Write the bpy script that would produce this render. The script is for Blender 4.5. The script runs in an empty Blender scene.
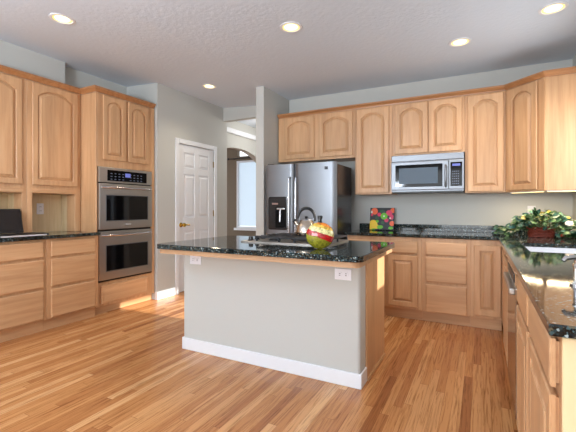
import bpy, bmesh, math, random
from mathutils import Vector, Matrix
PI = math.pi
S = bpy.context.scene
COL = S.collection
random.seed(7)

# ------------------------------------------------------------------ camera, world, sun, big lights, exposure
cam = bpy.data.cameras.new('camera'); cam.sensor_width = 36; cam.lens = 371/576*36
cam.shift_y = -8.5/576; cam.clip_start = .02
co = bpy.data.objects.new('camera', cam); COL.objects.link(co)
co.location = (0, 0, 1.19); co.rotation_euler = (PI/2, 0, math.radians(27.487))
S.camera = co
S.view_settings.view_transform = 'Standard'; S.view_settings.look = 'None'
S.view_settings.gamma = 1; S.view_settings.use_curve_mapping = False
S.view_settings.exposure = 0.58
wd = bpy.data.worlds.new('sky'); S.world = wd; wd.use_nodes = True
wb = wd.node_tree.nodes['Background']; wb.inputs[0].default_value = (.88, .94, 1, 1); wb.inputs[1].default_value = 1.3
def light(name, kind, loc, energy, color=(1,1,1), rot=(0,0,0), **kw):
    l = bpy.data.lights.new(name, kind); l.energy = energy; l.color = color
    for k, v in kw.items(): setattr(l, k, v)
    o = bpy.data.objects.new(name, l); COL.objects.link(o); o.location = loc; o.rotation_euler = rot
    return o
def aim(o, d): o.rotation_euler = Vector(d).to_track_quat('-Z', 'Y').to_euler()
aim(light('sun', 'SUN', (4, 3, 4), 5.5, (1, .93, .82), angle=.015), (-1, -.03, -.434))
# daylight standing in the window openings of the south and west sides of the room, behind the camera
aim(light('window_daylight_south', 'AREA', (-1.2, -3.25, 1.45), 92, (.90, .95, 1), shape='RECTANGLE', size=3.4, size_y=1.9), (0, 1, .45))
aim(light('window_daylight_west', 'AREA', (-5.45, -1.3, 1.4), 85, (.92, .96, 1), shape='RECTANGLE', size=2.6, size_y=1.9), (1, .15, .45))
# unseen fill light added behind the camera to brighten the ceiling
aim(light('ceiling_fill_light', 'AREA', (-2.0, -1.1, 1.75), 92, (.76, .88, 1), shape='DISK', size=.5), (.0, .35, 1))
aim(light('window_daylight_sink', 'AREA', (.93, 3.43, 1.66), 7, (.95, .98, 1), shape='RECTANGLE', size=1.0, size_y=.85), (-1, 0, 0))

light('hall_fill_light', 'POINT', (-3.2, 5.9, 2.45), 16, (1, .96, .9), shadow_soft_size=.12)  # unseen point light added to brighten the dark hall

# ------------------------------------------------------------------ materials
def node(nt, t, **kw):
    n = nt.nodes.new(t)
    for k, v in kw.items():
        if k.startswith('i_'):
            key = k[2:]; key = int(key) if key.isdigit() else key.replace('_', ' ')
            n.inputs[key].default_value = v
        else: setattr(n, k, v)
    return n
def srgb(r, g, b):
    f = lambda c: (c/255/12.92) if c/255 <= .04045 else ((c/255+.055)/1.055)**2.4
    return (f(r), f(g), f(b), 1)
def mat(name, color=(.8,.8,.8,1), rough=.5, metal=0, **kw):
    m = bpy.data.materials.new(name); m.use_nodes = True
    b = m.node_tree.nodes['Principled BSDF']
    b.inputs['Base Color'].default_value = color; b.inputs['Roughness'].default_value = rough; b.inputs['Metallic'].default_value = metal
    for k, v in kw.items(): b.inputs[k.replace('_', ' ')].default_value = v
    return m
def bsdf(m): return m.node_tree.nodes['Principled BSDF']
def ramp(nt, stops, interp='LINEAR'):
    n = nt.nodes.new('ShaderNodeValToRGB'); cr = n.color_ramp; cr.interpolation = interp
    while len(cr.elements) < len(stops): cr.elements.new(.5)
    for e, (p, c) in zip(cr.elements, stops): e.position = p; e.color = c
    return n
def add_bump(m, scale, strength, dist=.002, detail=3):
    nt = m.node_tree; tc = node(nt, 'ShaderNodeTexCoord')
    nz = node(nt, 'ShaderNodeTexNoise', i_Scale=scale, i_Detail=detail); nt.links.new(tc.outputs['Object'], nz.inputs['Vector'])
    bp = node(nt, 'ShaderNodeBump', i_Strength=strength, i_Distance=dist)
    nt.links.new(nz.outputs['Fac'], bp.inputs['Height']); nt.links.new(bp.outputs['Normal'], bsdf(m).inputs['Normal'])
def wood(name, c_lo, c_mid, c_hi, axis='z', rough=.38):
    m = mat(name, c_mid, rough); nt = m.node_tree; L = nt.links.new
    tc = node(nt, 'ShaderNodeTexCoord'); oi = node(nt, 'ShaderNodeObjectInfo')
    add = node(nt, 'ShaderNodeVectorMath', operation='MULTIPLY_ADD'); add.inputs[1].default_value = (1,1,1)
    cmb = node(nt, 'ShaderNodeCombineXYZ')
    mu = node(nt, 'ShaderNodeMath', operation='MULTIPLY', i_1=7.0); L(oi.outputs['Random'], mu.inputs[0])
    for i in range(3): L(mu.outputs[0], cmb.inputs[i])
    L(tc.outputs['Object'], add.inputs[0]); L(cmb.outputs[0], add.inputs[2])
    mp = node(nt, 'ShaderNodeMapping')
    s = [26, 26, 26]; s['xyz'.index(axis)] = 1.6; mp.inputs['Scale'].default_value = s
    L(add.outputs[0], mp.inputs['Vector'])
    n1 = node(nt, 'ShaderNodeTexNoise', i_Scale=1.0, i_Detail=5, i_Roughness=.6, i_Distortion=.6); L(mp.outputs[0], n1.inputs['Vector'])
    r = ramp(nt, [(.25, c_lo), (.5, c_mid), (.78, c_hi)]); L(n1.outputs['Fac'], r.inputs[0])
    mp2 = node(nt, 'ShaderNodeMapping'); s2 = [5, 5, 5]; s2['xyz'.index(axis)] = .7; mp2.inputs['Scale'].default_value = s2
    L(add.outputs[0], mp2.inputs['Vector'])
    n2 = node(nt, 'ShaderNodeTexNoise', i_Scale=1.0, i_Detail=2); L(mp2.outputs[0], n2.inputs['Vector'])
    hsv = node(nt, 'ShaderNodeHueSaturation')
    mr = node(nt, 'ShaderNodeMapRange', i_1=.3, i_2=.7, i_3=.88, i_4=1.1); L(n2.outputs['Fac'], mr.inputs[0]); L(mr.outputs[0], hsv.inputs['Value'])
    L(r.outputs[0], hsv.inputs['Color']); L(hsv.outputs[0], bsdf(m).inputs['Base Color'])
    return m
W_LO, W_MID, W_HI = srgb(192,144,102), srgb(206,160,117), srgb(216,174,132)
M_WV = wood('maple_upright', W_LO, W_MID, W_HI, 'z')
M_WH = wood('maple_level', W_LO, W_MID, W_HI, 'x')
M_WC = wood('maple_crown', srgb(156,104,64), srgb(176,122,78), srgb(194,140,94), 'x', .35)  # crown maple darkened: part of the crown's shadow is in the colour
M_WB = wood('maple_back_panel', srgb(206,178,136), srgb(218,192,150), srgb(226,202,164), 'z', .5)
M_APRON = wood('birch_edge', srgb(176,136,100), srgb(190,150,112), srgb(200,160,124), 'x', .5)

def floor_mat():
    m = mat('oak_strip_floor', rough=.24); nt = m.node_tree; L = nt.links.new
    tc = node(nt, 'ShaderNodeTexCoord'); sp = node(nt, 'ShaderNodeSeparateXYZ'); L(tc.outputs['Object'], sp.inputs[0])
    def M(op, a, b=None):
        n = node(nt, 'ShaderNodeMath', operation=op)
        for i, v in enumerate((a, b)):
            if v is None: continue
            if isinstance(v, (int, float)): n.inputs[i].default_value = v
            else: L(v, n.inputs[i])
        return n.outputs[0]
    xs = M('DIVIDE', sp.outputs['X'], .052); ix = M('FLOOR', xs); fx = M('FRACT', xs)
    wn = node(nt, 'ShaderNodeTexWhiteNoise', noise_dimensions='1D'); L(ix, wn.inputs['W'])
    ys = M('ADD', M('DIVIDE', sp.outputs['Y'], 1.25), M('MULTIPLY', wn.outputs['Value'], 9.0)); iy = M('FLOOR', ys); fy = M('FRACT', ys)
    cb = node(nt, 'ShaderNodeCombineXYZ'); L(ix, cb.inputs[0]); L(iy, cb.inputs[1])
    wn2 = node(nt, 'ShaderNodeTexWhiteNoise', noise_dimensions='2D'); L(cb.outputs[0], wn2.inputs['Vector'])
    base = ramp(nt, [(0, srgb(150,92,52)), (.14, srgb(182,122,74)), (.55, srgb(200,142,90)), (.85, srgb(211,156,104)), (1, srgb(224,176,126))]); L(wn2.outputs['Value'], base.inputs[0])
    # grain
    off = node(nt, 'ShaderNodeVectorMath', operation='MULTIPLY_ADD'); off.inputs[1].default_value = (1,1,1)
    sc = node(nt, 'ShaderNodeVectorMath', operation='SCALE', i_Scale=13.0); L(wn2.outputs['Color'], sc.inputs[0])
    L(tc.outputs['Object'], off.inputs[0]); L(sc.outputs[0], off.inputs[2])
    mp = node(nt, 'ShaderNodeMapping'); mp.inputs['Scale'].default_value = (55, 2.2, 1); L(off.outputs[0], mp.inputs['Vector'])
    nz = node(nt, 'ShaderNodeTexNoise', i_Scale=1.0, i_Detail=6, i_Roughness=.65, i_Distortion=1.6); L(mp.outputs[0], nz.inputs['Vector'])
    gr = ramp(nt, [(.30, (.36,.27,.20,1)), (.40, (.66,.58,.50,1)), (.52, (1,.98,.96,1)), (.8, (1.06,1.06,1.06,1))]); L(nz.outputs['Fac'], gr.inputs[0])
    mx = node(nt, 'ShaderNodeMix', data_type='RGBA', blend_type='MULTIPLY'); mx.inputs['Factor'].default_value = .95
    L(base.outputs[0], mx.inputs['A']); L(gr.outputs[0], mx.inputs['B'])
    # seams
    ex = M('MINIMUM', fx, M('SUBTRACT', 1, fx)); ey = M('MINIMUM', fy, M('SUBTRACT', 1, fy))
    g = M('MINIMUM', M('DIVIDE', ex, .016), M('DIVIDE', ey, .0014))
    g = M('MINIMUM', g, 1.0)
    mx2 = node(nt, 'ShaderNodeMix', data_type='RGBA'); mx2.inputs['A'].default_value = srgb(112,66,36); L(mx.outputs['Result'], mx2.inputs['B']); L(g, mx2.inputs['Factor'])
    L(mx2.outputs['Result'], bsdf(m).inputs['Base Color'])
    return m
M_FLOOR = floor_mat()

def granite_mat():
    m = mat('dark_green_granite', rough=.06); nt = m.node_tree; L = nt.links.new
    tc = node(nt, 'ShaderNodeTexCoord')
    v1 = node(nt, 'ShaderNodeTexVoronoi', i_Scale=170.0); L(tc.outputs['Object'], v1.inputs['Vector'])
    sp = node(nt, 'ShaderNodeSeparateColor'); L(v1.outputs['Color'], sp.inputs[0])
    r = ramp(nt, [(0, srgb(14,20,21)), (.42, srgb(24,32,33)), (.56, srgb(42,58,60)), (.70, srgb(72,96,100)), (.80, srgb(98,90,70)), (.90, srgb(158,172,174)), (.95, srgb(24,32,34))], 'CONSTANT'); L(sp.outputs[0], r.inputs[0])
    nz = node(nt, 'ShaderNodeTexNoise', i_Scale=22.0, i_Detail=4); L(tc.outputs['Object'], nz.inputs['Vector'])
    rr = ramp(nt, [(.35, (.45,.45,.45,1)), (.65, (1.1,1.1,1.1,1))]); L(nz.outputs['Fac'], rr.inputs[0])
    mx = node(nt, 'ShaderNodeMix', data_type='RGBA', blend_type='MULTIPLY'); mx.inputs['Factor'].default_value = 1
    L(r.outputs[0], mx.inputs['A']); L(rr.outputs[0], mx.inputs['B']); L(mx.outputs['Result'], bsdf(m).inputs['Base Color'])
    bsdf(m).inputs['IOR'].default_value = 1.45
    return m
M_GRAN = granite_mat()
def steel(name, c, rough, axis='x'):
    m = mat(name, c, rough, 1.0); nt = m.node_tree; L = nt.links.new
    tc = node(nt, 'ShaderNodeTexCoord'); mp = node(nt, 'ShaderNodeMapping'); s = [400]*3; s['xyz'.index(axis)] = 4
    mp.inputs['Scale'].default_value = s; L(tc.outputs['Object'], mp.inputs['Vector'])
    nz = node(nt, 'ShaderNodeTexNoise', i_Scale=1.0, i_Detail=2); L(mp.outputs[0], nz.inputs['Vector'])
    mr = node(nt, 'ShaderNodeMapRange', i_3=rough*.8, i_4=rough*1.25); L(nz.outputs['Fac'], mr.inputs[0]); L(mr.outputs[0], bsdf(m).inputs['Roughness'])
    return m
M_STEEL = steel('brushed_steel', srgb(138,141,146), .42)
M_STEELW = steel('warm_brushed_steel', srgb(192,186,180), .32)
M_HANDLE = steel('handle_steel', srgb(205,208,214), .25, 'z')
M_OVENG = mat('oven_glass', srgb(8,8,10), .06)
M_TRAY = steel('cooktop_steel', srgb(176,170,164), .35)
M_SINK = steel('sink_steel', srgb(238,240,246), .42)
bsdf(M_SINK).inputs['Metallic'].default_value = .55
M_DW = steel('polished_steel', srgb(170,165,160), .12)
M_CHROME = mat('chrome', srgb(215,215,218), .08, 1.0)
M_BLACKG = mat('black_glass', srgb(8,8,10), .06, Specular_IOR_Level=.14)
M_BLACK = mat('black_plastic', srgb(18,18,20), .35)
M_IRON = mat('cast_iron', srgb(26,27,32), .45)
M_DGREY = mat('dark_grey_cabinet_paint', srgb(46,46,50), .22)
M_DARK = mat('near_black', srgb(12,10,9), .6)  # even near-black for oven body, island plinth, outlet slots and keyboard
M_WALL = mat('grey_wall_paint', srgb(192,192,187), .7); add_bump(M_WALL, 60, .25, .002)
M_TAUPE = mat('taupe_wall_paint', srgb(120,106,88), .7)
M_CEIL = mat('ceiling_paint', srgb(214,223,234), .85); add_bump(M_CEIL, 30, .5, .006, 5)
M_WHITE = mat('white_trim_paint', srgb(228,230,234), .35)
M_PLATE = mat('white_plastic', srgb(232,233,240), .3)
M_BRASS = mat('brass', srgb(200,158,62), .18, 1.0)
def emit(name, c, s):
    m = mat(name, c, .5); bsdf(m).inputs['Emission Color'].default_value = c; bsdf(m).inputs['Emission Strength'].default_value = s; return m
M_LAMP = emit('lamp_glow', (1, .74, .28, 1), .62)
M_LAMPC = emit('lamp_bulb', (1, .90, .55, 1), 1.1)
M_REFL = mat('lamp_reflector', srgb(240,214,140), .35)
M_DISP = emit('display_blue', srgb(90,100,170), .5)
M_DISPK = mat('keypad_grey', srgb(108,116,140), .4)

# ------------------------------------------------------------------ mesh helpers
class MB:
    def __init__(s): s.bm = bmesh.new()
    def box(s, x0, x1, y0, y1, z0, z1):
        v = [s.bm.verts.new(p) for p in ((x0,y0,z0),(x1,y0,z0),(x1,y1,z0),(x0,y1,z0),(x0,y0,z1),(x1,y0,z1),(x1,y1,z1),(x0,y1,z1))]
        for f in ((3,2,1,0),(4,5,6,7),(0,1,5,4),(1,2,6,5),(2,3,7,6),(3,0,4,7)): s.bm.faces.new([v[i] for i in f])
        return s
    def loops(s, loops, close=True, cap0=True, cap1=True):
        V = [[s.bm.verts.new(p) for p in lp] for lp in loops]; n = len(V[0])
        for a, b in zip(V, V[1:]):
            for i in range(n if close else n-1):
                j = (i+1) % n; s.bm.faces.new((a[i], a[j], b[j], b[i]))
        if cap0: s.bm.faces.new(V[0][::-1])
        if cap1: s.bm.faces.new(V[-1])
        return s
    def lathe(s, prof, c=(0,0,0), seg=32, axis='z'):
        L = []
        for r, h in prof:
            lp = []
            for k in range(seg):
                a = 2*PI*k/seg; x, y = max(r, 1e-4)*math.cos(a), max(r, 1e-4)*math.sin(a)
                p = (x, y, h) if axis == 'z' else ((h, x, y) if axis == 'x' else (y, h, x))
                lp.append((p[0]+c[0], p[1]+c[1], p[2]+c[2]))
            L.append(lp)
        return s.loops(L)
    def tube(s, pts, r, seg=10, caps=True):
        pts = [Vector(p) for p in pts]; L = []
        rs = r if isinstance(r, (list, tuple)) else [r]*len(pts)
        up = Vector((0,0,1))
        t0 = (pts[1]-pts[0]).normalized()
        if abs(t0.dot(up)) > .95: up = Vector((1,0,0))
        n = (up - t0*up.dot(t0)).normalized()
        for i, p in enumerate(pts):
            t = (pts[min(i+1, len(pts)-1)] - pts[max(i-1, 0)]).normalized()
            n = (n - t*n.dot(t)).normalized(); b = t.cross(n)
            L.append([tuple(p + (n*math.cos(2*PI*k/seg) + b*math.sin(2*PI*k/seg))*rs[i]) for k in range(seg)])
        return s.loops(L, cap0=caps, cap1=caps)
    def prism(s, pts, z0, z1): return s.loops([[(x,y,z0) for x,y in pts], [(x,y,z1) for x,y in pts]])
    def cells(s, xs, ys, keep, z0, z1):
        vt = {}
        def v(i, j, z):
            k = (i, j, z)
            if k not in vt: vt[k] = s.bm.verts.new((xs[i], ys[j], z))
            return vt[k]
        nx, ny = len(xs)-1, len(ys)-1
        K = lambda i, j: 0 <= i < nx and 0 <= j < ny and keep(i, j)
        for i in range(nx):
            for j in range(ny):
                if not K(i, j): continue
                s.bm.faces.new((v(i,j,z1), v(i+1,j,z1), v(i+1,j+1,z1), v(i,j+1,z1)))
                s.bm.faces.new((v(i,j+1,z0), v(i+1,j+1,z0), v(i+1,j,z0), v(i,j,z0)))
                for di, dj, a, b in ((0,-1,(i,j),(i+1,j)), (1,0,(i+1,j),(i+1,j+1)), (0,1,(i+1,j+1),(i,j+1)), (-1,0,(i,j+1),(i,j))):
                    if not K(i+di, j+dj): s.bm.faces.new((v(*a,z0), v(*b,z0), v(*b,z1), v(*a,z1)))
        return s
    def build(s, name, m, parent=None, smooth=False, bevel=0, seg=2):
        bmesh.ops.recalc_face_normals(s.bm, faces=s.bm.faces[:])
        me = bpy.data.meshes.new(name); s.bm.to_mesh(me); s.bm.free()
        ms = m if isinstance(m, list) else [m]
        for x in ms: me.materials.append(x)
        if smooth:
            me.polygons.foreach_set('use_smooth', [True]*len(me.polygons))
            try: me.set_sharp_from_angle(angle=math.radians(40))
            except Exception: pass
        o = bpy.data.objects.new(name, me); COL.objects.link(o)
        if parent: o.parent = parent
        if bevel:
            b = o.modifiers.new('bevel', 'BEVEL'); b.width = bevel; b.segments = seg; b.limit_method = 'ANGLE'; b.angle_limit = math.radians(40)
        return o
def tag(o, label, cat, group=None):
    o['label'] = label; o['category'] = cat
    if group: o['group'] = group
    return o
def thing(name, label, cat, loc=(0,0,0), rz=0, group=None):
    o = bpy.data.objects.new(name, None); COL.objects.link(o); o.location = loc; o.rotation_euler = (0,0,rz); o.empty_display_size = .1
    return tag(o, label, cat, group)
def struct(o): o['kind'] = 'structure'; return o
def copy_tree(o, parent=None):
    c = o.copy(); COL.objects.link(c)
    if parent: c.parent = parent
    for ch in o.children: copy_tree(ch, c)
    return c
def S_box(name, m, *b, bevel=0): return struct(MB().box(*b).build(name, m, bevel=bevel))

# ------------------------------------------------------------------ cabinet fronts (local frame: front at y=0 facing -y, x to the right)
TH = .022
def front_loop(x0, x1, z0, z1, ins, y, rise=0, n=13):
    a, b, c, d = x0+ins, x1-ins, z0+ins, z1-ins
    zs = d-rise
    L = [(a, y, c), (b, y, c), (b, y, zs)]
    for k in range(1, n):
        t = 1-2*k/n
        h = rise*(1-abs(t)**2.3) if rise else 0
        L.append(((a+b)/2+(b-a)/2*t*.97 if rise else (a+b)/2+(b-a)/2*t, y, zs+h))
    L.append((a, y, zs)); return L
def arch_door(parent, x0, x1, z0, z1, arch=True, fw=.055, yo=0):
    rise = .062*min(1, (x1-x0)/.36) if arch else 0
    P = lambda ins, y, r=0: front_loop(x0, x1, z0, z1, ins, y+yo, r)
    r0 = rise
    d = MB().loops([P(.008, 0), P(.008, -.007), P(0, -.008), P(0, -TH+.004), P(.005, -TH), P(fw-.005, -TH, r0), P(fw, -TH+.004, r0), P(fw, -TH+.018, r0)], cap1=True).build('door', M_WV, parent)
    MB().loops([P(fw+.009, -TH+.0185, r0), P(fw+.009, -TH+.013, r0), P(fw+.028, -TH+.004, r0*.95), P(fw+.030, -TH+.000, r0*.95), P(fw+.033, -TH-.001, r0*.95)], cap0=False).build('panel', M_WV, d)
    return d
def drawer_front(parent, x0, x1, z0, z1, groove=False):
    P = lambda ins, y: [(x0+ins, y, z0+ins), (x1-ins, y, z0+ins), (x1-ins, y, z1-ins), (x0+ins, y, z1-ins)]
    lps = [P(.008, 0), P(.008, -.007), P(0, -.008), P(0, -TH+.005), P(.003, -TH+.002), P(.009, -TH)]
    if groove: lps = [P(0, 0), P(0, -TH+.003), P(.003, -TH), P(.024, -TH), P(.027, -TH+.004), P(.030, -TH)]
    return MB().loops(lps).build('drawer', M_WH, parent)

# ------------------------------------------------------------------ the room
def ceil_z(x):
    pts = [(-9, 2.83), (-4.28, 2.83), (-3.70, 2.797), (-2.42, 2.715), (.83, 2.70), (3, 2.70)]
    for (a, za), (b, zb) in zip(pts, pts[1:]):
        if a <= x <= b: return za+(zb-za)*(x-a)/(b-a)
    return 2.7
WY = 4.686; DX = -3.70
S_box('floor', M_FLOOR, -9, .95, -3.4, 8.3, -.05, 0)
cb = MB(); xs = [-5.6, -4.28, -3.70, -2.42, .95]
cb.loops([[(x, y, ceil_z(x)+dz) for y, dz in ((-3.4,0),(4.94,0),(4.94,.06),(-3.4,.06))] for x in xs]); struct(cb.build('ceiling', M_CEIL))
S_box('wall_back', M_WALL, -2.42, .94, WY, WY+.12, 0, 2.8)
S_box('wall_wing', M_WALL, -2.545, -2.425, 4.0, WY+.24, 0, 2.78, bevel=.008)
S_box('wall_left', M_WALL, -4.40, -4.28, -1.0, 3.47, 0, 2.9)
S_box('wall_return', M_WALL, -4.40, DX-.10, 3.466, 3.56, 0, 2.9)
S_box('wall_soffit', M_WALL, -4.275, -4.15, .4, 2.545, 2.50, 2.9)
w = MB()   # the wall with the white door
w.box(DX-.10, DX, 3.466, 3.835, 0, 2.9).box(DX-.10, DX, 4.61, 4.94, 0, 2.9).box(DX-.10, DX, 3.835, 4.61, 2.085, 2.9)
struct(w.build('wall_door', M_WALL))
S_box('wall_header', M_WALL, DX, -2.545, 4.843, 4.94, 2.585, 2.9)
# right wall with the window over the sink
w = MB(); RX = .826
w.box(RX, RX+.12, -3.4, 2.80, 0, 2.8).box(RX, RX+.12, 3.98, WY, 0, 2.8).box(RX, RX+.12, 2.80, 3.98, 0, 1.20).box(RX, RX+.12, 2.80, 3.98, 2.12, 2.8)
struct(w.build('wall_right', M_WALL))
wf = MB()
for a in (2.80, 3.94): wf.box(RX+.03, RX+.08, a, a+.04, 1.20, 2.12)
for a in (1.20, 2.08): wf.box(RX+.03, RX+.08, 2.84, 3.94, a, a+.04)
struct(wf.build('window_1', M_WHITE))
# south and west sides behind the camera, with their big windows
w = MB(); w.box(-5.6, -2.9, -3.4, -3.3, 0, 2.9).box(.5, .94, -3.4, -3.3, 0, 2.9).box(-2.9, .5, -3.4, -3.3, 0, .5).box(-2.9, .5, -3.4, -3.3, 2.4, 2.9)
struct(w.build('wall_south', M_WALL))
w = MB(); w.box(-5.6, -5.5, -3.3, -2.6, 0, 2.9).box(-5.6, -5.5, 0, .5, 0, 2.9).box(-5.6, -5.5, -2.6, 0, 0, .45).box(-5.6, -5.5, -2.6, 0, 2.35, 2.9).box(-5.5, -4.40, -1.0+1.4, .5, 0, 2.9)
struct(w.build('wall_west', M_WALL))
# hall and dining room seen past the wing wall
XA = -4.05
w = MB(); n = 14; arch = []
for k in range(n+1):
    t = -1+2*k/n; arch.append((5.80+1.1*t, 1.885+.42*(1-abs(t)**2.2)))
pr = [(4.66, 2.9), (4.66, 0), (4.70, 0)] + [(y, z) for y, z in arch] + [(6.90, 0.0), (8.0, 0.0), (8.0, 2.9)]
w.loops([[(XA, y, z) for y, z in pr], [(XA-.12, y, z) for y, z in pr]])
struct(w.build('wall_arch', M_WALL))
S_box('ceiling_hall', M_CEIL, -9, -1.5, 4.94, 8.2, 2.80, 2.86)
S_box('trim_hall', M_WHITE, XA, XA+.05, 4.95, 8.0, 2.535, 2.63, bevel=.012)
w = MB(); w.box(-8, -5.66, 8.0, 8.12, 0, 2.9).box(-4.70, -1.5, 8.0, 8.12, 0, 2.9).box(-5.66, -4.70, 8.0, 8.12, 0, .66).box(-5.66, -4.70, 8.0, 8.12, 2.40, 2.52).box(-5.66, -4.70, 8, 8.12, 2.68, 2.9)
struct(w.build('wall_dining', M_TAUPE))
S_box('wall_hall', M_WALL, -2.425, -2.305, WY+.12, 8.0, 0, 2.9)
wf = MB()
for a in (-5.66, -4.74): wf.box(a, a+.04, 7.97, 8.06, .66, 2.40)
wf.box(-5.62, -4.74, 7.97, 8.06, 2.36, 2.40).box(-5.62, -4.74, 7.97, 8.06, .66, .70).box(-5.72, -4.64, 7.93, 8.0, .60, .66)
struct(wf.build('window_2', M_WHITE))
M_BLIND = mat('blind_slats', srgb(236,240,244), .6)
nt = M_BLIND.node_tree; tr = node(nt, 'ShaderNodeBsdfTranslucent', i_Color=(.85,.92,.97,1)); mxs = node(nt, 'ShaderNodeMixShader', i_0=.6)
nt.links.new(bsdf(M_BLIND).outputs[0], mxs.inputs[1]); nt.links.new(tr.outputs[0], mxs.inputs[2]); nt.links.new(mxs.outputs[0], nt.nodes['Material Output'].inputs[0])
bl = MB()
for k in range(34):
    z = .715+k*.0485; bl.loops([[(-5.615, 8.035, z), (-4.745, 8.035, z), (-4.745, 8.045, z+.05), (-5.615, 8.045, z+.05)], [(-5.615, 8.037, z), (-4.745, 8.037, z), (-4.745, 8.047, z+.05), (-5.615, 8.047, z+.05)]])
tag(bl.build('window_blind', M_BLIND), 'white slatted blind lowered in the dining room window beyond the hall', 'blind')
t = thing('curtain_rod', 'black curtain rod above the dining room window', 'curtain rod', (-5.85, 7.9, 2.455))
MB().tube([(0,0,0), (1.3,0,0)], .014).build('rod', M_BLACK, t, True)
MB().lathe([(0,-.05),(.025,-.04),(.03,-.02),(.018,0)], axis='x').build('finial', M_BLACK, t, True)
for x in (.10, 1.2): MB().tube([(x,0,0), (x,.1,0)], .01).build('bracket', M_BLACK, t, True)

# white six panel door in the left wall
def six_panel():
    root = struct(MB().box(DX-.045, DX-.02, 3.841, 4.602, .015, 2.078).build('door_1', M_WHITE))
    y0, y1, H0, H1 = 3.841, 4.602, .015, 2.078
    f = MB(); xf0, xf1 = DX-.02, DX-.008
    ys = [y0, y0+.115, y0+.335, y0+.425, y0+.648, y1]
    zs = [H0, .22, .86, 1.05, 1.66, 1.75, 1.965, H1]
    f.box(xf0, xf1, ys[0], ys[1], H0, H1).box(xf0, xf1, ys[2], ys[3], H0, H1).box(xf0, xf1, ys[4], ys[5], H0, H1)
    for a, b in ((zs[0], zs[1]), (zs[2], zs[3]), (zs[4], zs[5]), (zs[6], zs[7])):
        for c, d in ((ys[1], ys[2]), (ys[3], ys[4])): f.box(xf0, xf1, c, d, a, b)
    f.build('rails', M_WHITE, root, bevel=.005)
    for c, d in ((ys[1], ys[2]), (ys[3], ys[4])):
        for a, b in ((zs[1], zs[2]), (zs[3], zs[4]), (zs[5], zs[6])):
            P = lambda i, x: [(x, c+i, a+i), (x, d-i, a+i), (x, d-i, b-i), (x, c+i, b-i)]
            MB().loops([P(.018, DX-.0205), P(.022, DX-.018), P(.045, DX-.010)], cap0=False).build('panel', M_WHITE, root)
    k = MB(); k.lathe([(0,-.006),(.032,-.006),(.032,0),(.014,.008),(.011,.03),(.022,.042),(.029,.056),(.024,.07),(0,.074)], (DX-.004, 3.895, .947), axis='x')
    k.tube([(DX+.055, 3.895, .947), (DX+.058, 3.94, .947), (DX+.058, 4.0, .945)], [.012,.01,.008])
    k.build('door_knob', M_BRASS, root, True)
    for z in (.25, 1.10, 1.855): MB().box(DX-.006, DX+.006, 4.588, 4.612, z-.045, z+.045).build('hinge', mat('dull_brass', srgb(150,130,90), .4, .8) if z < .3 else bpy.data.materials['dull_brass'], root)
six_panel()
c = MB()
for a, b in ((3.775, 3.841), (4.602, 4.668)): c.box(DX, DX+.018, a, b, 0, 2.145)
c.box(DX, DX+.018, 3.841, 4.602, 2.079, 2.145)
struct(c.build('trim_1', M_WHITE, bevel=.006))
def baseboard(name, pts, h=.105):
    b = MB()
    for (x0,y0,x1,y1) in pts: b.box(min(x0,x1), max(x0,x1), min(y0,y1), max(y0,y1), 0, h)
    return struct(b.build(name, M_WHITE, bevel=.006))
baseboard('baseboard_left', [(DX, 3.466, DX+.014, 3.775), (DX, 4.668, DX+.014, 4.94), (DX-.03, 3.452, DX+.014, 3.466)])
baseboard('baseboard_wing', [(-2.56, 3.986, -2.411, 4.0), (-2.559, 4.0, -2.545, 4.9)])

# ------------------------------------------------------------------ recessed ceiling lights
def can(i, x, y, z, label):
    t = thing('recessed_light', label, 'ceiling light', (x, y, z), group='recessed ceiling lights')
    MB().loops([[(r*math.cos(2*PI*k/36), r*math.sin(2*PI*k/36), h) for k in range(36)] for r, h in ((.072,.0),(.078,-.006),(.094,-.004),(.096,.001))], cap0=False, cap1=False).build('trim_ring', M_WHITE, t, True)
    MB().loops([[(r*math.cos(2*PI*k/36), r*math.sin(2*PI*k/36), h) for k in range(36)] for r, h in ((.073,-.001),(.06,.0))], cap0=False, cap1=False).build('reflector', M_LAMP, t, True)
    MB().lathe([(.06,.001),(.055,-.004),(.03,-.008),(0,-.009)], (0,0,0)).build('bulb', M_LAMPC, t, True)
    l = light('lamp_light', 'SPOT', (x, y, z-.03), 20, (1, .84, .62), spot_size=math.radians(130), spot_blend=.9, shadow_soft_size=.07)
for i, (x, y, lab) in enumerate(((-3.081, 1.867, 'round recessed ceiling light above the left wall cabinets'), (-1.42, 2.785, 'round recessed ceiling light in the middle, above the island'),
        (-3.113, 3.785, 'round recessed ceiling light by the white door, farthest from the viewer'), (-.171, 3.738, 'round recessed ceiling light in front of the microwave'),
        (.485, 3.425, 'round recessed ceiling light at the top right, nearest the corner cabinet'))):
    can(i, x, y, ceil_z(x)-.002, lab)

# ------------------------------------------------------------------ left wall run (local x = world y, front faces +x)
R90 = PI/2
def base_unit(label, loc, rz, w, d, fronts, ztop=.874, zbot=.113, toe=.055, solid=True, side=None):
    t = thing('base_cabinet', label, 'cabinet', loc, rz, 'maple base cabinets')
    b = MB()
    if solid: b.box(0, w, 0, d, zbot, ztop)
    else: b.box(0, w, 0, .02, zbot, ztop).box(0, .018, .02, d, zbot, ztop).box(w-.018, w, .02, d, zbot, ztop).box(.018, w-.018, .02, d, zbot, zbot+.02)
    b.build('carcass', M_WV, t, bevel=.002, seg=1)
    MB().box(0, w, toe, d, 0, zbot).build('plinth', M_WH, t)
    for f in fronts:
        if f[0] == 'door': arch_door(t, *f[1:5], arch=False)
        else: drawer_front(t, *f[1:5])
    return t
BX = -3.70; LB = 1.40
zz = [(.712,.862), (.427,.688), (.128,.374+.03)]
def dstack(a, b, zs): return [('drawer', a, b, z0, z1) for z0, z1 in zs]
ZS = ((.716,.866), (.43,.69), (.13,.404))
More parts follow.
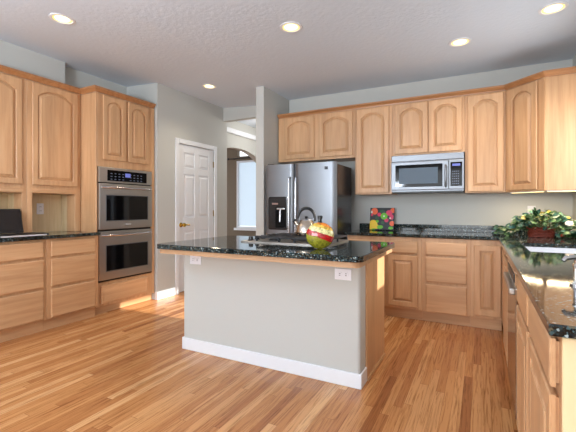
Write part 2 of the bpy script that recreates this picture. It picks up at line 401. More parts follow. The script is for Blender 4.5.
base_unit('maple base cabinet with three drawers under the laptop', (BX, LB, 0), R90, 2.088-LB, .575, dstack(.04, 2.055-LB, ZS), .888)
base_unit('maple three-drawer base cabinet left of the wall ovens', (BX, 2.09, 0), R90, 2.632-2.09, .575, dstack(2.124-2.09, 2.588-2.09, ZS), .888)
o = tag(MB().box(-4.262, -3.66, LB-.03, 2.634, .889, .922).build('countertop', M_GRAN, bevel=.004), 'dark granite countertop under the laptop beside the wall ovens', 'countertop')

# hutch cabinets standing on the counter
HX = -4.0; HT = 2.46
def hutch(label, y0, y1, niche, door):
    t = thing('hutch_cabinet', label, 'cabinet', (HX, y0, .923), R90, 'hutch cabinets on the left counter')
    w = y1-y0; n0, n1 = niche[0]-y0, niche[1]-y0; h = HT-.923; zn = 1.335-.923; D = .145
    b = MB()
    b.box(0, w, 0, D, zn, h)                      # upper box
    b.box(0, n0, 0, D, 0, zn).box(n1, w, 0, D, 0, zn)    # stiles
    b.build('carcass', M_WV, t, bevel=.002, seg=1)
    d = .252
    MB().box(n0-.02, n1+.02, d, d+.012, 0, zn+.02).build('back_panel', M_WB, t)
    s = MB().box(n0-.012, n0, D, d, 0, zn).box(n1, n1+.012, D, d, 0, zn).box(n0-.012, n1+.012, D, d, zn, zn+.012); s.build('niche_lining', M_WB, t)
    MB().box(n0-.006, n1+.006, -.008, 0, zn+.004, zn+.045).build('rail', M_WH, t, bevel=.003)
    arch_door(t, door[0]-y0, door[1]-y0, 1.418-.923, 2.448-.923)
    return t
hutch('tall maple wall cabinet over the laptop niche', 1.42, 2.07, (1.52, 2.026), (1.56, 2.021))
hutch('tall arched-door maple cabinet over the niche with the outlet', 2.072, 2.628, (2.122, 2.562), (2.113, 2.585))

# oven tower
TX = -3.745; T0, T1 = 2.636, 3.458
t = thing('oven_tower_cabinet', 'tall maple cabinet housing the double wall oven', 'cabinet', (TX, T0, 0), R90)
w = T1-T0
b = MB().box(0, .018, .0, .53, .087, 2.46).box(w-.05, w, 0, .53, .087, 2.46).box(.018, w-.05, 0, .53, 1.648, 2.46).box(.018, w-.05, 0, .53, .087, .355).box(.018, w-.05, .515, .53, .355, 1.648)
b.build('carcass', M_WV, t, bevel=.002, seg=1)
MB().box(0, w, .05, .53, 0, .087).build('plinth', M_WH, t)
arch_door(t, 2.713-T0, 3.008-T0, 1.729, 2.446); arch_door(t, 3.043-T0, 3.351-T0, 1.729, 2.446)
drawer_front(t, 2.689-T0, 3.33-T0, .12, .318, True)
# double wall oven
t = thing('double_wall_oven', 'stainless double wall oven with two glass doors', 'oven', (TX, 2.658, .36), R90)
W = 3.394-2.658; z = lambda a: a-.36
MB().box(.002, W-.002, .0, .48, .004, z(1.643)).build('body', M_DARK, t)
cpn = MB().box(0, W, -.024, 0, z(1.472), z(1.643)).build('control_panel', M_STEELW, t, bevel=.005)
MB().box(.10, W-.085, -.026, -.0235, z(1.492), z(1.615)).build('display', M_BLACKG, cpn)
for i in range(9):
    for j in range(3):
        if i in (4,): continue
        x = .14+i*.052; MB().box(x, x+.022, -.0275, -.0255, z(1.508+j*.032), z(1.508+j*.032+.008)).build('key', M_DISPK, cpn)
MB().box(.335, .41, -.0275, -.0255, z(1.545), z(1.59)).build('clock', M_DISP, cpn)
def oven_door(a, b, g0, g1):
    d = MB().box(0, W, -.028, 0, z(a), z(b)).build('oven_door', M_STEELW, t, bevel=.006)
    MB().box(.085, W-.075, -.030, -.0275, z(g0), z(g1)).build('window', M_OVENG, d, bevel=.001)
    fr = MB(); x0, x1 = .085, W-.075
    fr.box(x0-.008, x0, -.031, -.0275, z(g0)-.008, z(g1)+.008).box(x1, x1+.008, -.031, -.0275, z(g0)-.008, z(g1)+.008).box(x0, x1, -.031, -.0275, z(g1), z(g1)+.008).box(x0, x1, -.031, -.0275, z(g0)-.008, z(g0))
    fr.build('window_trim', M_STEEL, d)
    h = [(.03+(W-.06)*i/20, -.03-.042*math.sin(PI*min(1, max(0, i/20)))**.35, z(b)-.045) for i in range(21)]
    MB().tube(h, .012).build('handle', M_CHROME, d, True)
    return d
d1 = oven_door(.944, 1.460, 1.043, 1.326)
MB().box(W/2-.04, W/2+.04, -.030, -.0275, z(.985), z(1.0)).build('badge', M_CHROME, d1)
oven_door(.38, .922, .476, .76)
MB().box(0, W, -.02, 0, z(.362), z(.376)).build('vent', M_BLACK, t)

# crown mouldings
def crown(name, path, z0, h, label, out=.045):
    prof = [(0,0), (.010,0), (.012,.010), (.022,.018), (out*.8, h*.62), (out, h*.66), (out, h), (0, h)]
    pts = [Vector((p[0], p[1])) for p in path]; L = []
    for i, p in enumerate(pts):
        d1 = (pts[i]-pts[i-1]).normalized() if i else (pts[1]-pts[0]).normalized()
        d2 = (pts[i+1]-pts[i]).normalized() if i < len(pts)-1 else d1
        n1, n2 = Vector((d1.y, -d1.x)), Vector((d2.y, -d2.x)); m = (n1+n2).normalized(); k = 1/max(.3, m.dot(n1))
        L.append([(p.x+m.x*k*o, p.y+m.y*k*o, z0+u) for o, u in prof])
    return tag(MB().loops(L).build(name, M_WC), label, 'crown molding')
crown('crown_molding', [(HX, 1.42), (HX, T0-.0005), (TX, T0-.0005), (TX, T1-.02)], 2.461, .055, 'maple crown molding along the top of the left wall cabinets and oven tower')

# ------------------------------------------------------------------ back wall uppers
UY = 4.356; UZ0, UZ1 = 1.345, 2.376
def wall_unit(label, x0, x1, z0, z1, doors, depth=.325):
    t = thing('wall_cabinet', label, 'cabinet', (x0, UY, z0), 0, 'maple wall cabinets on the back wall')
    MB().box(0, x1-x0, 0, depth, 0, z1-z0).build('carcass', M_WV, t, bevel=.002, seg=1)
    for a, b, c, d in doors: arch_door(t, a-x0, b-x0, c-z0, d-z0)
    return t
wall_unit('wide two-door maple wall cabinet above the refrigerator', -2.41, -1.352, 1.795, UZ1, [(-2.318,-1.885,1.825,2.362), (-1.812,-1.378,1.825,2.362)])
wall_unit('tall single-door maple wall cabinet left of the microwave', -1.35, -.912, UZ0, UZ1, [(-1.328,-.944,1.362,2.362)])
wall_unit('short two-door maple wall cabinet above the microwave', -.91, -.152, 1.78, UZ1, [(-.876,-.522,1.798,2.362), (-.512,-.180,1.798,2.362)])
wall_unit('tall single-door maple wall cabinet right of the microwave', -.15, .222, UZ0, UZ1, [(-.126,.203,1.358,2.362)])
# diagonal corner cabinet
t = thing('corner_wall_cabinet', 'diagonal corner maple wall cabinet above the potted plant', 'cabinet', (.224, UY, UZ0), -PI/4)
inv = Matrix.Rotation(PI/4, 2)
pl = [tuple(inv @ Vector((px-.224, py-UY))) for px, py in ((.224,4.683),(.224,UY),(.518,4.076),(.823,4.076),(.823,4.683))]
MB().prism(pl, 0, UZ1-UZ0).build('carcass', M_WV, t, bevel=.002, seg=1)
arch_door(t, .035, .345, .014, UZ1-UZ0-.014)
MB().box(.392, .41, -.004, .012, 0, UZ1-UZ0).build('edge_stile', M_WV, t)
crown('crown_molding', [(-2.405, UY), (.224, UY), (.518, 4.076), (.822, 4.076)], UZ1, .048, 'maple crown molding along the top of the back wall cabinets')
# under-cabinet light
M_TUBE = emit('warm_tube', (1,.74,.30,1), 1.9)
def under_bar(label, loc, rz, half):
    t = thing('under_cabinet_light', label, 'light', loc, rz, 'light bars under the corner cabinet')
    MB().box(-half, half, -.016, .016, -.009, -.0005).build('housing', M_WHITE, t, bevel=.002)
    MB().box(-half+.01, half-.01, -.010, .014, -.012, -.0085).build('tube', M_TUBE, t)
    l = light('under_cabinet_lamp', 'AREA', (loc[0], loc[1]+.03, loc[2]-.02), 1.7, (1,.78,.46), shape='RECTANGLE', size=2*half-.02, size_y=.03); l.rotation_euler = (0,0,rz)
under_bar('slim light bar under the slanted front of the corner wall cabinet', (.392, 4.238, UZ0), -PI/4, .17)
under_bar('slim light bar under the side panel of the corner wall cabinet', (.66, 4.105, UZ0), 0, .13)

# microwave
t = thing('microwave', 'stainless over-the-range microwave under the short wall cabinet', 'microwave', (-.905, 4.30, 1.362))
W = .748; H = .412
MB().box(0, W, .0, .37, .006, H).build('body', M_STEEL, t)
MB().box(0, W, -.012, 0, H-.072, H).build('vent_grille', M_STEEL, t, bevel=.006)
d = MB().box(0, .60, -.028, 0, .022, H-.078).build('door', M_STEEL, t, bevel=.006)
MB().box(.048, .54, -.031, -.027, .055, H-.112).build('door_glass', M_BLACKG, d, bevel=.004)
mesh_m = mat('window_screen', srgb(92,106,120), .3, Specular_IOR_Level=.1)
MB().box(.088, .495, -.0325, -.0305, .090, H-.148).build('window', mesh_m, d)
MB().tube([(.572,-.028,.05), (.572,-.055,.075), (.572,-.06,.16), (.572,-.055,.255), (.572,-.028,.28)], .011).build('handle', M_STEEL, d, True)
cp = MB().box(.602, W, -.028, 0, .022, H-.078).build('control_panel', M_STEEL, t, bevel=.005)
MB().box(.618, W-.018, -.030, -.0275, .055, H-.105).build('keypad_glass', M_BLACKG, cp, bevel=.001)
MB().box(.636, W-.035, -.0315, -.0295, H-.145, H-.122).build('display', M_DISP, cp)
for i in range(4):
    for j in range(6): MB().box(.636+i*.018, .645+i*.018, -.0315, -.0295, .075+j*.026, .084+j*.026).build('key', M_DISPK, cp)
MB().box(.01, W-.01, -.02, .36, -.006, .006).build('underside', M_BLACK, t)

# ------------------------------------------------------------------ refrigerator
t = thing('refrigerator', 'stainless side-by-side refrigerator with black ice dispenser', 'refrigerator', (-2.343, 3.93, 0))
W = .925; Hf = 1.70
MB().box(.004, W-.004, .0, .51, .06, Hf-.02).build('body', M_DGREY, t, bevel=.006)
MB().box(.01, W-.01, .01, .5, 0, .06).build('kick_grille', M_BLACK, t)
def bowed(x0, x1, z0, z1, y, bow, hole=None):
    n = 16; pts = []
    for i in range(n+1):
        u = i/n; x = x0+(x1-x0)*u; e = min(u, 1-u)*(x1-x0)
        r = .022; ed = (r-math.sqrt(max(0, r*r-(r-min(e, r))**2)))
        pts.append((x, y-bow*(1-(2*u-1)**2)+ed))
    lo = [(px, py) for px, py in pts] + [(x1, 0), (x0, 0)]
    return MB().prism(lo, z0, z1)
dl = bowed(.003, .396, .07, Hf+.005, -.045, .012).build('freezer_door', M_STEEL, t, True, .004)
dr = bowed(.402, W-.003, .07, Hf+.005, -.045, .016).build('fridge_door', M_STEEL, t, True, .004)
def rr(x0, x1, z0, z1, r, y, n=5):
    o = []
    for cx, cz, a0 in ((x1-r, z0+r, -90), (x1-r, z1-r, 0), (x0+r, z1-r, 90), (x0+r, z0+r, 180)):
        for k in range(n+1):
            a = math.radians(a0+90*k/n); o.append((cx+r*math.cos(a), y, cz+r*math.sin(a)))
    return o
dsp = MB().loops([rr(.066,.322,.925,1.318,.025,-.05), rr(.066,.322,.925,1.318,.025,-.066), rr(.074,.314,.933,1.310,.02,-.068)], cap0=True).build('dispenser', mat('dispenser_black', srgb(26,18,17), .12), dl)
MB().loops([rr(.165,.305,.95,1.20,.015,-.0672), rr(.165,.305,.95,1.20,.015,-.0695), rr(.17,.30,.955,1.195,.012,-.070)]).build('cavity', M_BLACKG, dsp)
MB().box(.12, .20, -.0715, -.068, 1.225, 1.245).build('dispenser_label', mat('pale_label', srgb(150,120,110), .4), dsp)
MB().tube([(.235,-.072,1.17), (.235,-.085,1.13), (.235,-.082,1.02)], .012).build('dispenser_lever', M_CHROME, dsp, True)
MB().box(.185, .29, -.078, -.069, 1.165, 1.185).build('dispenser_spout', M_CHROME, dsp, bevel=.004)
for x, p in ((.356, dl), (.444, dr)):
    MB().tube([(x,-.055,1.54), (x,-.095,1.525), (x,-.10,1.48), (x,-.10,1.1), (x,-.10,.66), (x,-.095,.61), (x,-.055,.595)], .0115, 12).build('handle', M_HANDLE, p, True)
MB().box(.79, .826, -.0615, -.05, 1.615, 1.650).build('badge', mat('badge_dark', srgb(34,36,44), .3), dr, bevel=.003)
for x in (.03, W-.11): MB().box(x, x+.08, -.03, .06, Hf-.02, Hf+.018).build('hinge_cover', M_BLACK, t, bevel=.006)

# ------------------------------------------------------------------ back wall base run
BY = 4.076
Z3 = ((.703,.832), (.425,.682), (.116,.398))
base_unit('maple base cabinet with drawer over door, beside the refrigerator', (-1.365, BY, 0), 0, .433, .60, [('drawer',.03,.41,.705,.832), ('door',.03,.41,.141,.682)])
base_unit('maple base cabinet with drawer over door, behind the island corner', (-.931, BY, 0), 0, .382, .60, [('drawer',.035,.343,.705,.832), ('door',.039,.343,.141,.682)])
base_unit('maple three-drawer base cabinet below the microwave', (-.548, BY, 0), 0, .453, .60, dstack(.041,.423, Z3))
base_unit('maple base cabinet with one tall door, at the inside corner', (-.094, BY, 0), 0, .27, .60, [('door',.033,.262,.141,.822)])

# right run (local x = -world y, front faces -x)
FX = .176
base_unit('maple corner base cabinet beyond the dishwasher, under the sink', (FX, BY-.003, 0), -R90, BY-.003-2.782, .60, [('door',.72,1.27,.141,.822)], solid=False)
base_unit('narrow maple base cabinet beside the dishwasher', (FX, 2.155, 0), -R90, 2.155-1.652, .60, [('drawer',.03,.475,.735,.858), ('door',.03,.475,.13,.715)])
bu = base_unit('maple base cabinet at the near end of the right counter', (FX, 1.65, 0), -R90, 1.65-1.12, .60, [('drawer',.03,.505,.735,.858), ('door',.03,.505,.13,.715)])
MB().box(.506, .53, -.004, .012, .55, .60).build('hinge', M_CHROME, bu)
MB().box(.5305, .542, -.0, .60, .0, .874).build('end_panel', mat('lit_maple_end', srgb(232,206,160), .4), bu, bevel=.002, seg=1)  # end panel maple made paler, its bright daylight put into the colour
t = thing('dishwasher', 'polished steel dishwasher built into the right-hand base run', 'dishwasher', (FX, 2.775, .10), -R90)
W = 2.775-2.162
MB().box(0, W, 0, .57, 0, .762).build('body', M_BLACK, t)
d = MB().box(.004, W-.004, -.024, 0, .03, .685).build('door', M_DW, t, bevel=.005)
MB().box(.004, W-.004, -.024, 0, .69, .765).build('control_panel', M_DW, t, bevel=.005)
MB().box(.03, W-.03, -.05, -.022, .645, .68).build('handle', M_STEELW, d, bevel=.008)
MB().box(.06, W-.06, -.027, -.023, .705, .745).build('handle_recess', M_BLACK, d)
MB().box(0, W, .03, .05, -.10, 0).build('kick_plate', M_BLACK, t)

# L-shaped granite counter with sink hole
cx = [-1.389, .145, .28, .72, .824]; cy = [1.083, 2.80, 3.49, 4.046, 4.684]
ct = MB().cells(cx, cy, lambda i, j: (j == 3 or i >= 1) and not (i == 2 and j == 1), .880, .910).build('countertop', M_GRAN, bevel=.004)
tag(ct, 'L-shaped dark granite countertop along the back and right walls', 'countertop')
MB().box(-1.389, .824, 4.664, 4.684, .9105, .988).build('backsplash', M_GRAN, ct, bevel=.002)
MB().box(.804, .824, 1.083, 4.663, .9105, .988).build('backsplash', M_GRAN, ct, bevel=.002)
sk = thing('sink', 'undermount stainless sink set in the right counter in front of the plant', 'sink', (.50, 3.145, .682))
b = MB().loops([rr(-.205,.205,-.23,.23,.03,0)])if False else MB()
def rrz(x, y, r, z, n=5):
    o = []
    for cxx, cyy, a0 in ((x-r, -y+r, -90), (x-r, y-r, 0), (-x+r, y-r, 90), (-x+r, -y+r, 180)):
        for k in range(n+1):
            a = math.radians(a0+90*k/n); o.append((cxx+r*math.cos(a), cyy+r*math.sin(a), z))
    return o
MB().loops([rrz(.235,.36,.03,.197), rrz(.218,.343,.03,.197), rrz(.214,.339,.03,.02), rrz(.18,.31,.03,.0)], cap0=False).build('basin', M_SINK, sk, True)
MB().lathe([(0,.001),(.04,.001),(.045,.004),(.03,.003),(0,.002)]).build('drain', M_CHROME, sk, True)

# ------------------------------------------------------------------ island
t = thing('kitchen_island', 'kitchen island with grey plaster front, white baseboard and maple right end', 'kitchen island', (-2.225, 2.378, 0))
ex = 2.225-.705
cor = []
for k in range(7):
    a = math.radians(-90+90*k/6); cor.append((ex-.022+.022*math.cos(a), .022+.022*math.sin(a)))
MB().prism([(0,0)] + cor + [(ex, .13), (0, .13)], 0, .838).build('plaster_front', M_WALL, t, True)
MB().box(.02, ex-.005, .13, .64, .09, .838).build('carcass', M_WV, t)
MB().box(ex-.005, ex+.012, .131, .64, .0, .838).build('end_panel', M_WV, t, bevel=.002, seg=1)
MB().box(.04, ex-.02, .14, .58, 0, .09).build('plinth', M_DARK, t)
bb = MB().box(-.014, ex+.014, -.014, 0, 0, .098).box(ex, ex+.014, 0, .128, 0, .098).box(-.014, 0, 0, .13, 0, .098); bb.build('baseboard', M_WHITE, t, bevel=.005)
MB().box(ex+.012, ex+.022, .131, .63, 0, .02).build('shoe_molding', M_WH, t)
def rc(x0, x1, y0, y1, r, z, n=6):
    o = []
    for cxx, cyy, a0 in ((x1-r, y0+r, -90), (x1-r, y1-r, 0), (x0+r, y1-r, 90), (x0+r, y0+r, 180)):
        for k in range(n+1):
            a = math.radians(a0+90*k/n); o.append((cxx+r*math.cos(a), cyy+r*math.sin(a), z))
    return o
MB().loops([rc(.0,1.60,-.298,.655,.05,.838), rc(.0,1.60,-.298,.655,.05,.874)]).build('support_board', M_APRON, t)
tag(MB().loops([rc(-2.235,-.605,2.055,3.042,.06,.8745), rc(-2.235,-.605,2.055,3.042,.06,.907), rc(-2.232,-.608,2.058,3.039,.058,.910)]).build('countertop', M_GRAN), 'dark granite island countertop holding the gas cooktop and kettle', 'countertop')

# outlets
def outlet(label, loc, rz, horiz=False, nsock=1):
    t = thing('wall_outlet', label, 'outlet', loc, rz, 'white wall outlets')
    w, h = (.118, .075) if horiz else (.072, .118)
    MB().box(-w/2, w/2, -.006, 0, -h/2, h/2).build('cover_plate', M_PLATE, t, bevel=.003)
    for s in (-1, 1):
        cx_, cz_ = (s*.022, 0) if horiz else (0, s*.022)
        so = MB().loops([rr(cx_-.016, cx_+.016, cz_-.016, cz_+.016, .010, -.006), rr(cx_-.016, cx_+.016, cz_-.016, cz_+.016, .010, -.0085)]).build('socket', M_PLATE, t)
        sl = MB()
        for q in (-.006, .006):
            if horiz: sl.box(cx_-.005, cx_+.005, -.0092, -.0084, q-.0018, q+.0018)
            else: sl.box(cx_+q-.0018, cx_+q+.0018, -.0092, -.0084, cz_-.005, cz_+.005)
        sl.build('slots', M_DARK, so)
    return t
outlet('white outlet on the island front at its left end', (-2.10, 2.3778, .757), 0, True)
outlet('white outlet on the island front at its right end', (-.82, 2.3778, .742), 0, True)
outlet('white outlet on the back wall behind the potted plant', (.475, WY-.0005, 1.148), 0)
outlet('white outlet in the open niche of the left cabinets', (-4.2515, 2.333, 1.176), R90)

# ------------------------------------------------------------------ cooktop
t = thing('gas_cooktop', 'stainless gas cooktop with black iron grates set in the island', 'cooktop', (-1.36, 2.75, .9105))
MB().loops([rc(-.38,.38,-.25,.25,.02,0), rc(-.38,.38,-.25,.25,.02,.008), rc(-.372,.372,-.242,.242,.018,.011)]).build('tray', M_TRAY, t)
for x, y, r in ((-.13,-.12,.04), (-.13,.12,.034), (.20,-.12,.034), (.20,.12,.045), (.035,0,.05)):
    bn = MB().lathe([(r*1.25,.011),(r*1.25,.018),(r,.024),(r,.030),(0,.031)], (x,y,0)).build('burner', M_IRON, t, True)
for x0, x1 in ((-.235,-.035), (-.03,.10), (.105,.365)):
    g = MB(); zt = .043; r = .0075
    for a in (x0, x1): g.tube([(a,-.225,zt), (a,.225,zt)], r, 6)
    for yv in (-.225, -.075, .075, .225): g.tube([(x0,yv,zt), (x1,yv,zt)], r, 6)
    xm = (x0+x1)/2; g.tube([(xm,-.225,zt), (xm,.225,zt)], r, 6)
    for a in (x0, x1):
        for yv in (-.225, .225, 0): g.tube([(a,yv,.011), (a,yv,zt+.006)], .008, 6)
    for yv in (-.19,-.15,-.11,.11,.15,.19): g.tube([(x0,yv,zt+.004), (xm-.03,yv,zt+.004)], .005, 6); g.tube([(xm+.03,yv,zt+.004), (x1,yv,zt+.004)], .005, 6)
    g.build('grate', M_IRON, t, True)
for k in range(5):
    kn = MB().lathe([(.024,.011),(.024,.016),(.020,.018),(.018,.040),(.014,.043),(0,.043)], (-.315, -.19+k*.095, 0)).build('knob', M_BLACK, t, True)

# kettle
t = thing('tea_kettle', 'steel tea kettle with black arched handle on the cooktop', 'kettle', (-1.285, 2.80, .9625), math.radians(27))
MB().lathe([(.070,0),(.088,.004),(.094,.018),(.092,.04),(.080,.075),(.062,.105),(.052,.118),(.050,.122),(0,.123)], seg=40).build('body', M_CHROME if False else steel('kettle_steel', srgb(200,186,170), .22), t, True)
lid = MB().lathe([(.048,.122),(.046,.128),(.030,.134),(0,.136)], seg=32).build('lid', M_STEEL, t, True)
MB().lathe([(0,.134),(.010,.136),(.015,.148),(.010,.156),(0,.157)], seg=20).build('lid_knob', M_BLACK, lid, True)
sp = MB().tube([(-.060,0,.075), (-.085,0,.098), (-.098,0,.118)], [.02,.016,.013], 14).build('spout', bpy.data.materials['kettle_steel'], t, True)
MB().tube([(-.093,0,.112), (-.103,0,.126)], [.018,.017], 14).build('spout_cap', M_BLACK, sp, True)
hp = []
for k in range(17):
    a = PI-(PI+.25)*k/16; hp.append((.070*math.cos(a), 0, .135+.088*math.sin(a)))
MB().tube(hp, [.010+.003*math.sin(PI*k/16) for k in range(17)], 12).build('handle', M_BLACK, t, True)
for s in (-1, 1): MB().tube([(s*.052,0,.110), (s*.068,0,.145)], .008, 8).build('handle_bracket', M_STEEL, t, True)

# decorative round bottle of layered grains
def bottle_mat():
    m = mat('layered_grains', rough=.12); nt = m.node_tree; L = nt.links.new
    tc = node(nt, 'ShaderNodeTexCoord'); sp = node(nt, 'ShaderNodeSeparateXYZ'); L(tc.outputs['Object'], sp.inputs[0])
    nz = node(nt, 'ShaderNodeTexNoise', i_Scale=14.0); L(tc.outputs['Object'], nz.inputs['Vector'])
    a = node(nt, 'ShaderNodeMath', operation='MULTIPLY_ADD', i_1=.03); L(nz.outputs['Fac'], a.inputs[0]); L(sp.outputs['Z'], a.inputs[2])
    tilt = node(nt, 'ShaderNodeMath', operation='MULTIPLY_ADD', i_1=.34); L(sp.outputs['X'], tilt.inputs[0]); L(a.outputs[0], tilt.inputs[2])
    d = node(nt, 'ShaderNodeMath', operation='DIVIDE', i_1=.20); L(tilt.outputs[0], d.inputs[0])
    r = ramp(nt, [(0, srgb(150,146,40)), (.44, srgb(186,24,26)), (.62, srgb(236,226,160)), (.80, srgb(238,196,80)), (.90, srgb(232,130,30))], 'CONSTANT'); L(d.outputs[0], r.inputs[0])
    v = node(nt, 'ShaderNodeTexVoronoi', i_Scale=95.0); L(tc.outputs['Object'], v.inputs['Vector'])
    s2 = node(nt, 'ShaderNodeSeparateColor'); L(v.outputs['Color'], s2.inputs[0])
    gr = ramp(nt, [(0, (.42,.40,.30,1)), (.35, (.85,.85,.8,1)), (.8, (1.15,1.15,1.1,1))]); L(s2.outputs[0], gr.inputs[0])
    mx = node(nt, 'ShaderNodeMix', data_type='RGBA', blend_type='MULTIPLY'); mx.inputs['Factor'].default_value = .8
    L(r.outputs[0], mx.inputs['A']); L(gr.outputs[0], mx.inputs['B']); L(mx.outputs['Result'], bsdf(m).inputs['Base Color'])
    bsdf(m).inputs['Coat Weight'].default_value = 1; bsdf(m).inputs['Coat Roughness'].default_value = .03
    return m
t = thing('decorative_bottle', 'round glass bottle filled with red, yellow and green layered grains', 'bottle', (-.968, 2.33, .9105), math.radians(25))
b = MB(); L = []
for k in range(25):
    a = -PI/2+PI*k/24; zc = .090+.090*math.sin(a); r = .095*max(math.cos(a), .02)
    if k == 0: r = .045
    if k == 24: r = .012
    zc = max(zc, 0)
    L.append([(r*math.cos(2*PI*j/40), r*.55*math.sin(2*PI*j/40), zc) for j in range(40)])
b.loops(L).build('flask', bottle_mat(), t, True)
MB().lathe([(.016,.178),(.013,.186),(.013,.200),(.016,.201),(.016,.205)], seg=20).build('neck', mat('dark_glass', srgb(30,30,28), .06), t, True)
MB().lathe([(.015,.204),(.017,.206),(.017,.222),(.012,.225),(0,.225)], seg=20).build('stopper', M_BLACK, t, True)

# ------------------------------------------------------------------ laptop on the left counter
t = thing('laptop', 'open black laptop on the left granite counter', 'laptop', (-3.795, 1.875, .9225), math.radians(90))
MB().loops([rc(-.20,.225,-.14,.13,.03,.004), rc(-.20,.225,-.14,.13,.03,.024)]).build('base', M_BLACK, t, bevel=.004)
MB().box(-.19, .19, -.1435, -.138, .006, .018).build('silver_edge', mat('silver_paint', srgb(206,206,210), .35), t)
MB().box(-.17, .17, -.06, .09, .0242, .0262).build('keyboard', M_DARK, t)
for s in (-1, 1):
    MB().lathe([(0,-.03),(.012,-.028),(.014,0),(.012,.028),(0,.03)], (s*.11-.02, .135, .026), 14, 'x').build('hinge', M_BLACK, t, True)
an = math.radians(14)
def tl(x, d, h): return (x, .132+h*math.sin(an)+d*math.cos(an), .026+h*math.cos(an)-d*math.sin(an))
L0 = [tl(-.20,-.005,0), tl(.13,-.005,0), tl(.13,-.005,.235), tl(-.20,-.005,.235)]; L1 = [tl(-.20,.006,0), tl(.13,.006,0), tl(.13,.006,.235), tl(-.20,.006,.235)]
sc = MB().loops([L0, L1]).build('lid', M_BLACK, t, bevel=.004)
MB().loops([[tl(-.185,-.0062,.015), tl(.118,-.0062,.015), tl(.118,-.0062,.222), tl(-.185,-.0062,.222)], [tl(-.185,-.0045,.015), tl(.118,-.0045,.015), tl(.118,-.0045,.222), tl(-.185,-.0045,.222)]]).build('screen', mat('dark_screen', srgb(34,27,26), .18), sc)

# ------------------------------------------------------------------ fruit picture glass board leaning on the backsplash
an = math.radians(9)
t = thing('glass_cutting_board', 'square glass board printed with bright fruit leaning on the back wall', 'cutting board', (-1.085, 4.575, .9105))
t.rotation_euler = (-an, 0, 0)
BW, BH = .30, .275
MB().box(-BW/2, BW/2, 0, .008, .004, .004+BH).build('board', mat('board_black', srgb(20,14,18), .3, Specular_IOR_Level=.25), t, bevel=.002)
def spot(x, z, r, m, k=20, sx=1.0, name='fruit_print'):
    lp = []
    for i in range(k):
        a = 2*PI*i/k; lp.append((max(-BW/2+.003, min(BW/2-.003, x+r*sx*math.cos(a))), max(.007, min(.001+BH, z+r*math.sin(a)))))
    return lp
prints = {'orange': (srgb(236,96,40), [(-.095,.235,.042,1), (.13,.245,.03,1), (.125,.085,.032,1)]),
          'yellow': (srgb(238,196,24), [(-.105,.075,.052,1.0), (-.07,.045,.03,1.2), (-.125,.03,.03,1)]),
          'pink': (srgb(214,36,84), [(-.035,.195,.024,1), (.055,.125,.026,1), (.085,.215,.034,1.1), (.115,.165,.032,.8), (-.125,.19,.018,.7)]),
          'green': (srgb(104,186,28), [(.025,.175,.042,1), (-.02,.04,.022,1.7), (.11,.03,.018,1.6), (-.055,.11,.016,1.1), (-.1,.012,.007,3)]),
          'white': (srgb(226,222,210), [(-.13,.225,.016,.7), (.025,.175,.009,1), (.10,.15,.009,1.3)]),
          'dark_green': (srgb(28,74,34), [(-.06,.15,.022,1), (.0,.235,.02,1.6), (.01,.095,.02,1)])}
yy = -.0006
for nme, (c, sp_) in prints.items():
    yy -= .0004; pm = mat('print_'+nme, c, .3, Specular_IOR_Level=.25)
    for i, (x, z_, r, sx) in enumerate(sp_):
        lp = spot(x, z_, r, None, 20, sx)
        MB().loops([[(px, yy-.0001*i-.0003, pz) for px, pz in lp], [(px, .001, pz) for px, pz in lp]]).build(nme+'_print', pm, t)

# ------------------------------------------------------------------ potted ivy in a red basket
t = thing('potted_plant', 'leafy variegated ivy in a red wicker basket in the counter corner', 'plant', (.50, 4.20, .9108))
M_BASK = mat('red_wicker', srgb(118,44,24), .6)
b = MB()
for k in range(7):
    z0 = .008+k*.0135; g = 1+.02*k
    ring = [Vector((.095*g*math.copysign(abs(math.cos(a))**.6, math.cos(a)), .06*g*math.copysign(abs(math.sin(a))**.6, math.sin(a)), z0+.004*math.sin(a*14+PI*(k % 2)))) for a in [2*PI*i/56 for i in range(57)]]
    b.tube(ring, .0085, 6, False)
b.build('basket', M_BASK, t, True)
MB().prism([(.088*math.cos(2*PI*i/24), .055*math.sin(2*PI*i/24)) for i in range(24)], .002, .085).build('soil', mat('soil', srgb(46,32,24), .9), t)
def leaf_mat(nm, c1, c2):
    m = mat(nm, c1, .35); nt = m.node_tree; tc = node(nt, 'ShaderNodeTexCoord'); nz = node(nt, 'ShaderNodeTexNoise', i_Scale=38.0, i_Detail=2)
    nt.links.new(tc.outputs['Object'], nz.inputs['Vector']); r = ramp(nt, [(.40, c1), (.58, c2)]); nt.links.new(nz.outputs['Fac'], r.inputs[0]); nt.links.new(r.outputs[0], bsdf(m).inputs['Base Color']); return m
LM = [leaf_mat('leaf_deep', srgb(14,40,22), srgb(38,76,42)), leaf_mat('leaf_light', srgb(44,88,42), srgb(130,160,112)), leaf_mat('leaf_blue', srgb(24,64,58), srgb(70,116,104)), leaf_mat('leaf_yellow', srgb(96,98,30), srgb(168,150,76))]
rnd = random.Random(11)
b = MB(); stems = MB()
def leaf(p, d, up, s, mi):
    d = d.normalized(); sd = d.cross(up).normalized(); n = sd.cross(d).normalized()
    out = [(0,0,0), (.28,.30,.03), (.55,.34,.03), (.8,.2,0), (1.0,0,-.08)]
    c = [b.bm.verts.new(p+d*(s*q)+n*(s*(-.02 if q else 0))) for q in (0,.28,.55,.8,1.0)]
    for sg in (1, -1):
        e = [b.bm.verts.new(p+d*(s*a)+sd*(s*w_*sg)+n*(s*h)) for a, w_, h in out[1:4]]
        for f in ((c[0], c[1], e[0]), (c[1], c[2], e[1], e[0]), (c[2], c[3], e[2], e[1]), (c[3], c[4], e[2])):
            fc = b.bm.faces.new(f if sg > 0 else f[::-1]); fc.material_index = mi
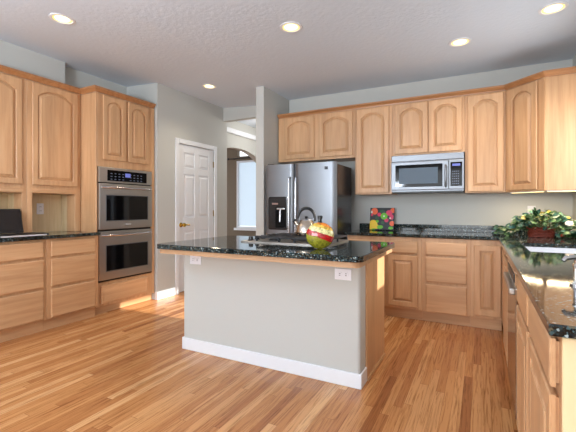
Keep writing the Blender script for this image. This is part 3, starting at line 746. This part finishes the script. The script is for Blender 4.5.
for i in range(350):
    u = rnd.random()
    if i < 265:   # main mound
        a = rnd.uniform(0, 2*PI); el = rnd.uniform(.0, 1.3); R = rnd.uniform(.72, 1.0)
        p = Vector((.02+.245*R*math.cos(a)*math.cos(el), .02+.15*R*math.sin(a)*math.cos(el), .075+.17*R*math.sin(el)))
    elif i < 300:         # trailing to the left
        p = Vector((rnd.uniform(-.34,-.15), rnd.uniform(-.02,.16), rnd.uniform(.015,.10)))
    else:         # trailing to the right and down
        p = Vector((rnd.uniform(.10,.30), rnd.uniform(-.16,-.03), rnd.uniform(.02,.11)))
    p.y = min(p.y, .50)
    d = Vector((p.x*1.3+rnd.uniform(-.12,.12), p.y-.12+rnd.uniform(-.12,.12), rnd.uniform(-.10,.10)))
    up = Vector((rnd.uniform(-.5,.5), -1+rnd.uniform(-.4,.4), rnd.uniform(.2,1.2)))
    mi = rnd.choices([0,1,2,3], [.56,.20,.23,.01])[0]
    if p.z > .17 and p.x < .05 and rnd.random() < .22: mi = 3
    s = rnd.uniform(.045,.075)
    # keep inside the corner
    e = p+d.normalized()*s
    if e.z < .006: d.z = abs(d.z)+.05
    leaf(p, d, up, s, mi)
    if i % 5 == 0: stems.tube([(p.x*.15, p.y*.15, .08), (p.x*.6, p.y*.6, max(.09, p.z*.8+.04)), tuple(p)], .0022, 5)
fo = b.build('foliage', LM, t)
stems.build('stems', mat('stem_green', srgb(70,84,40), .6), t)
fl = MB()
for x, y, z_ in ((.20,-.10,.135), (.235,-.12,.06)):
    for k in range(7):
        a = 2*PI*k/7; fl.lathe([(0,-.012),(.014,-.008),(.018,0),(.014,.008),(0,.012)], (x+.018*math.cos(a), y+.010*math.sin(a), z_+.014*math.sin(a)), 10)
fl.build('blossom', mat('white_petal', srgb(236,228,218), .6), t, True)
rf = MB().lathe([(0,-.014),(.012,-.01),(.016,0),(.011,.01),(0,.014)], (.145,-.13,.028), 12).build('red_berry', mat('berry_red', srgb(190,54,34), .4), t, True)

# chrome soap dispenser by the right edge
t = thing('soap_dispenser', 'chrome soap pump standing on the right counter near the wall', 'soap dispenser', (.305, 1.66, .9105))
MB().lathe([(.022,0),(.022,.006),(.013,.010),(.010,.016),(.010,.066),(.013,.068),(.013,.076),(0,.078)], seg=24).build('stem', M_CHROME, t, True)
MB().tube([(0,0,.072),(.0,0,.094),(-.012,-.01,.102),(-.036,-.022,.098),(-.044,-.026,.088)], [.008,.009,.010,.009,.007], 12).build('spout', M_CHROME, t, True)
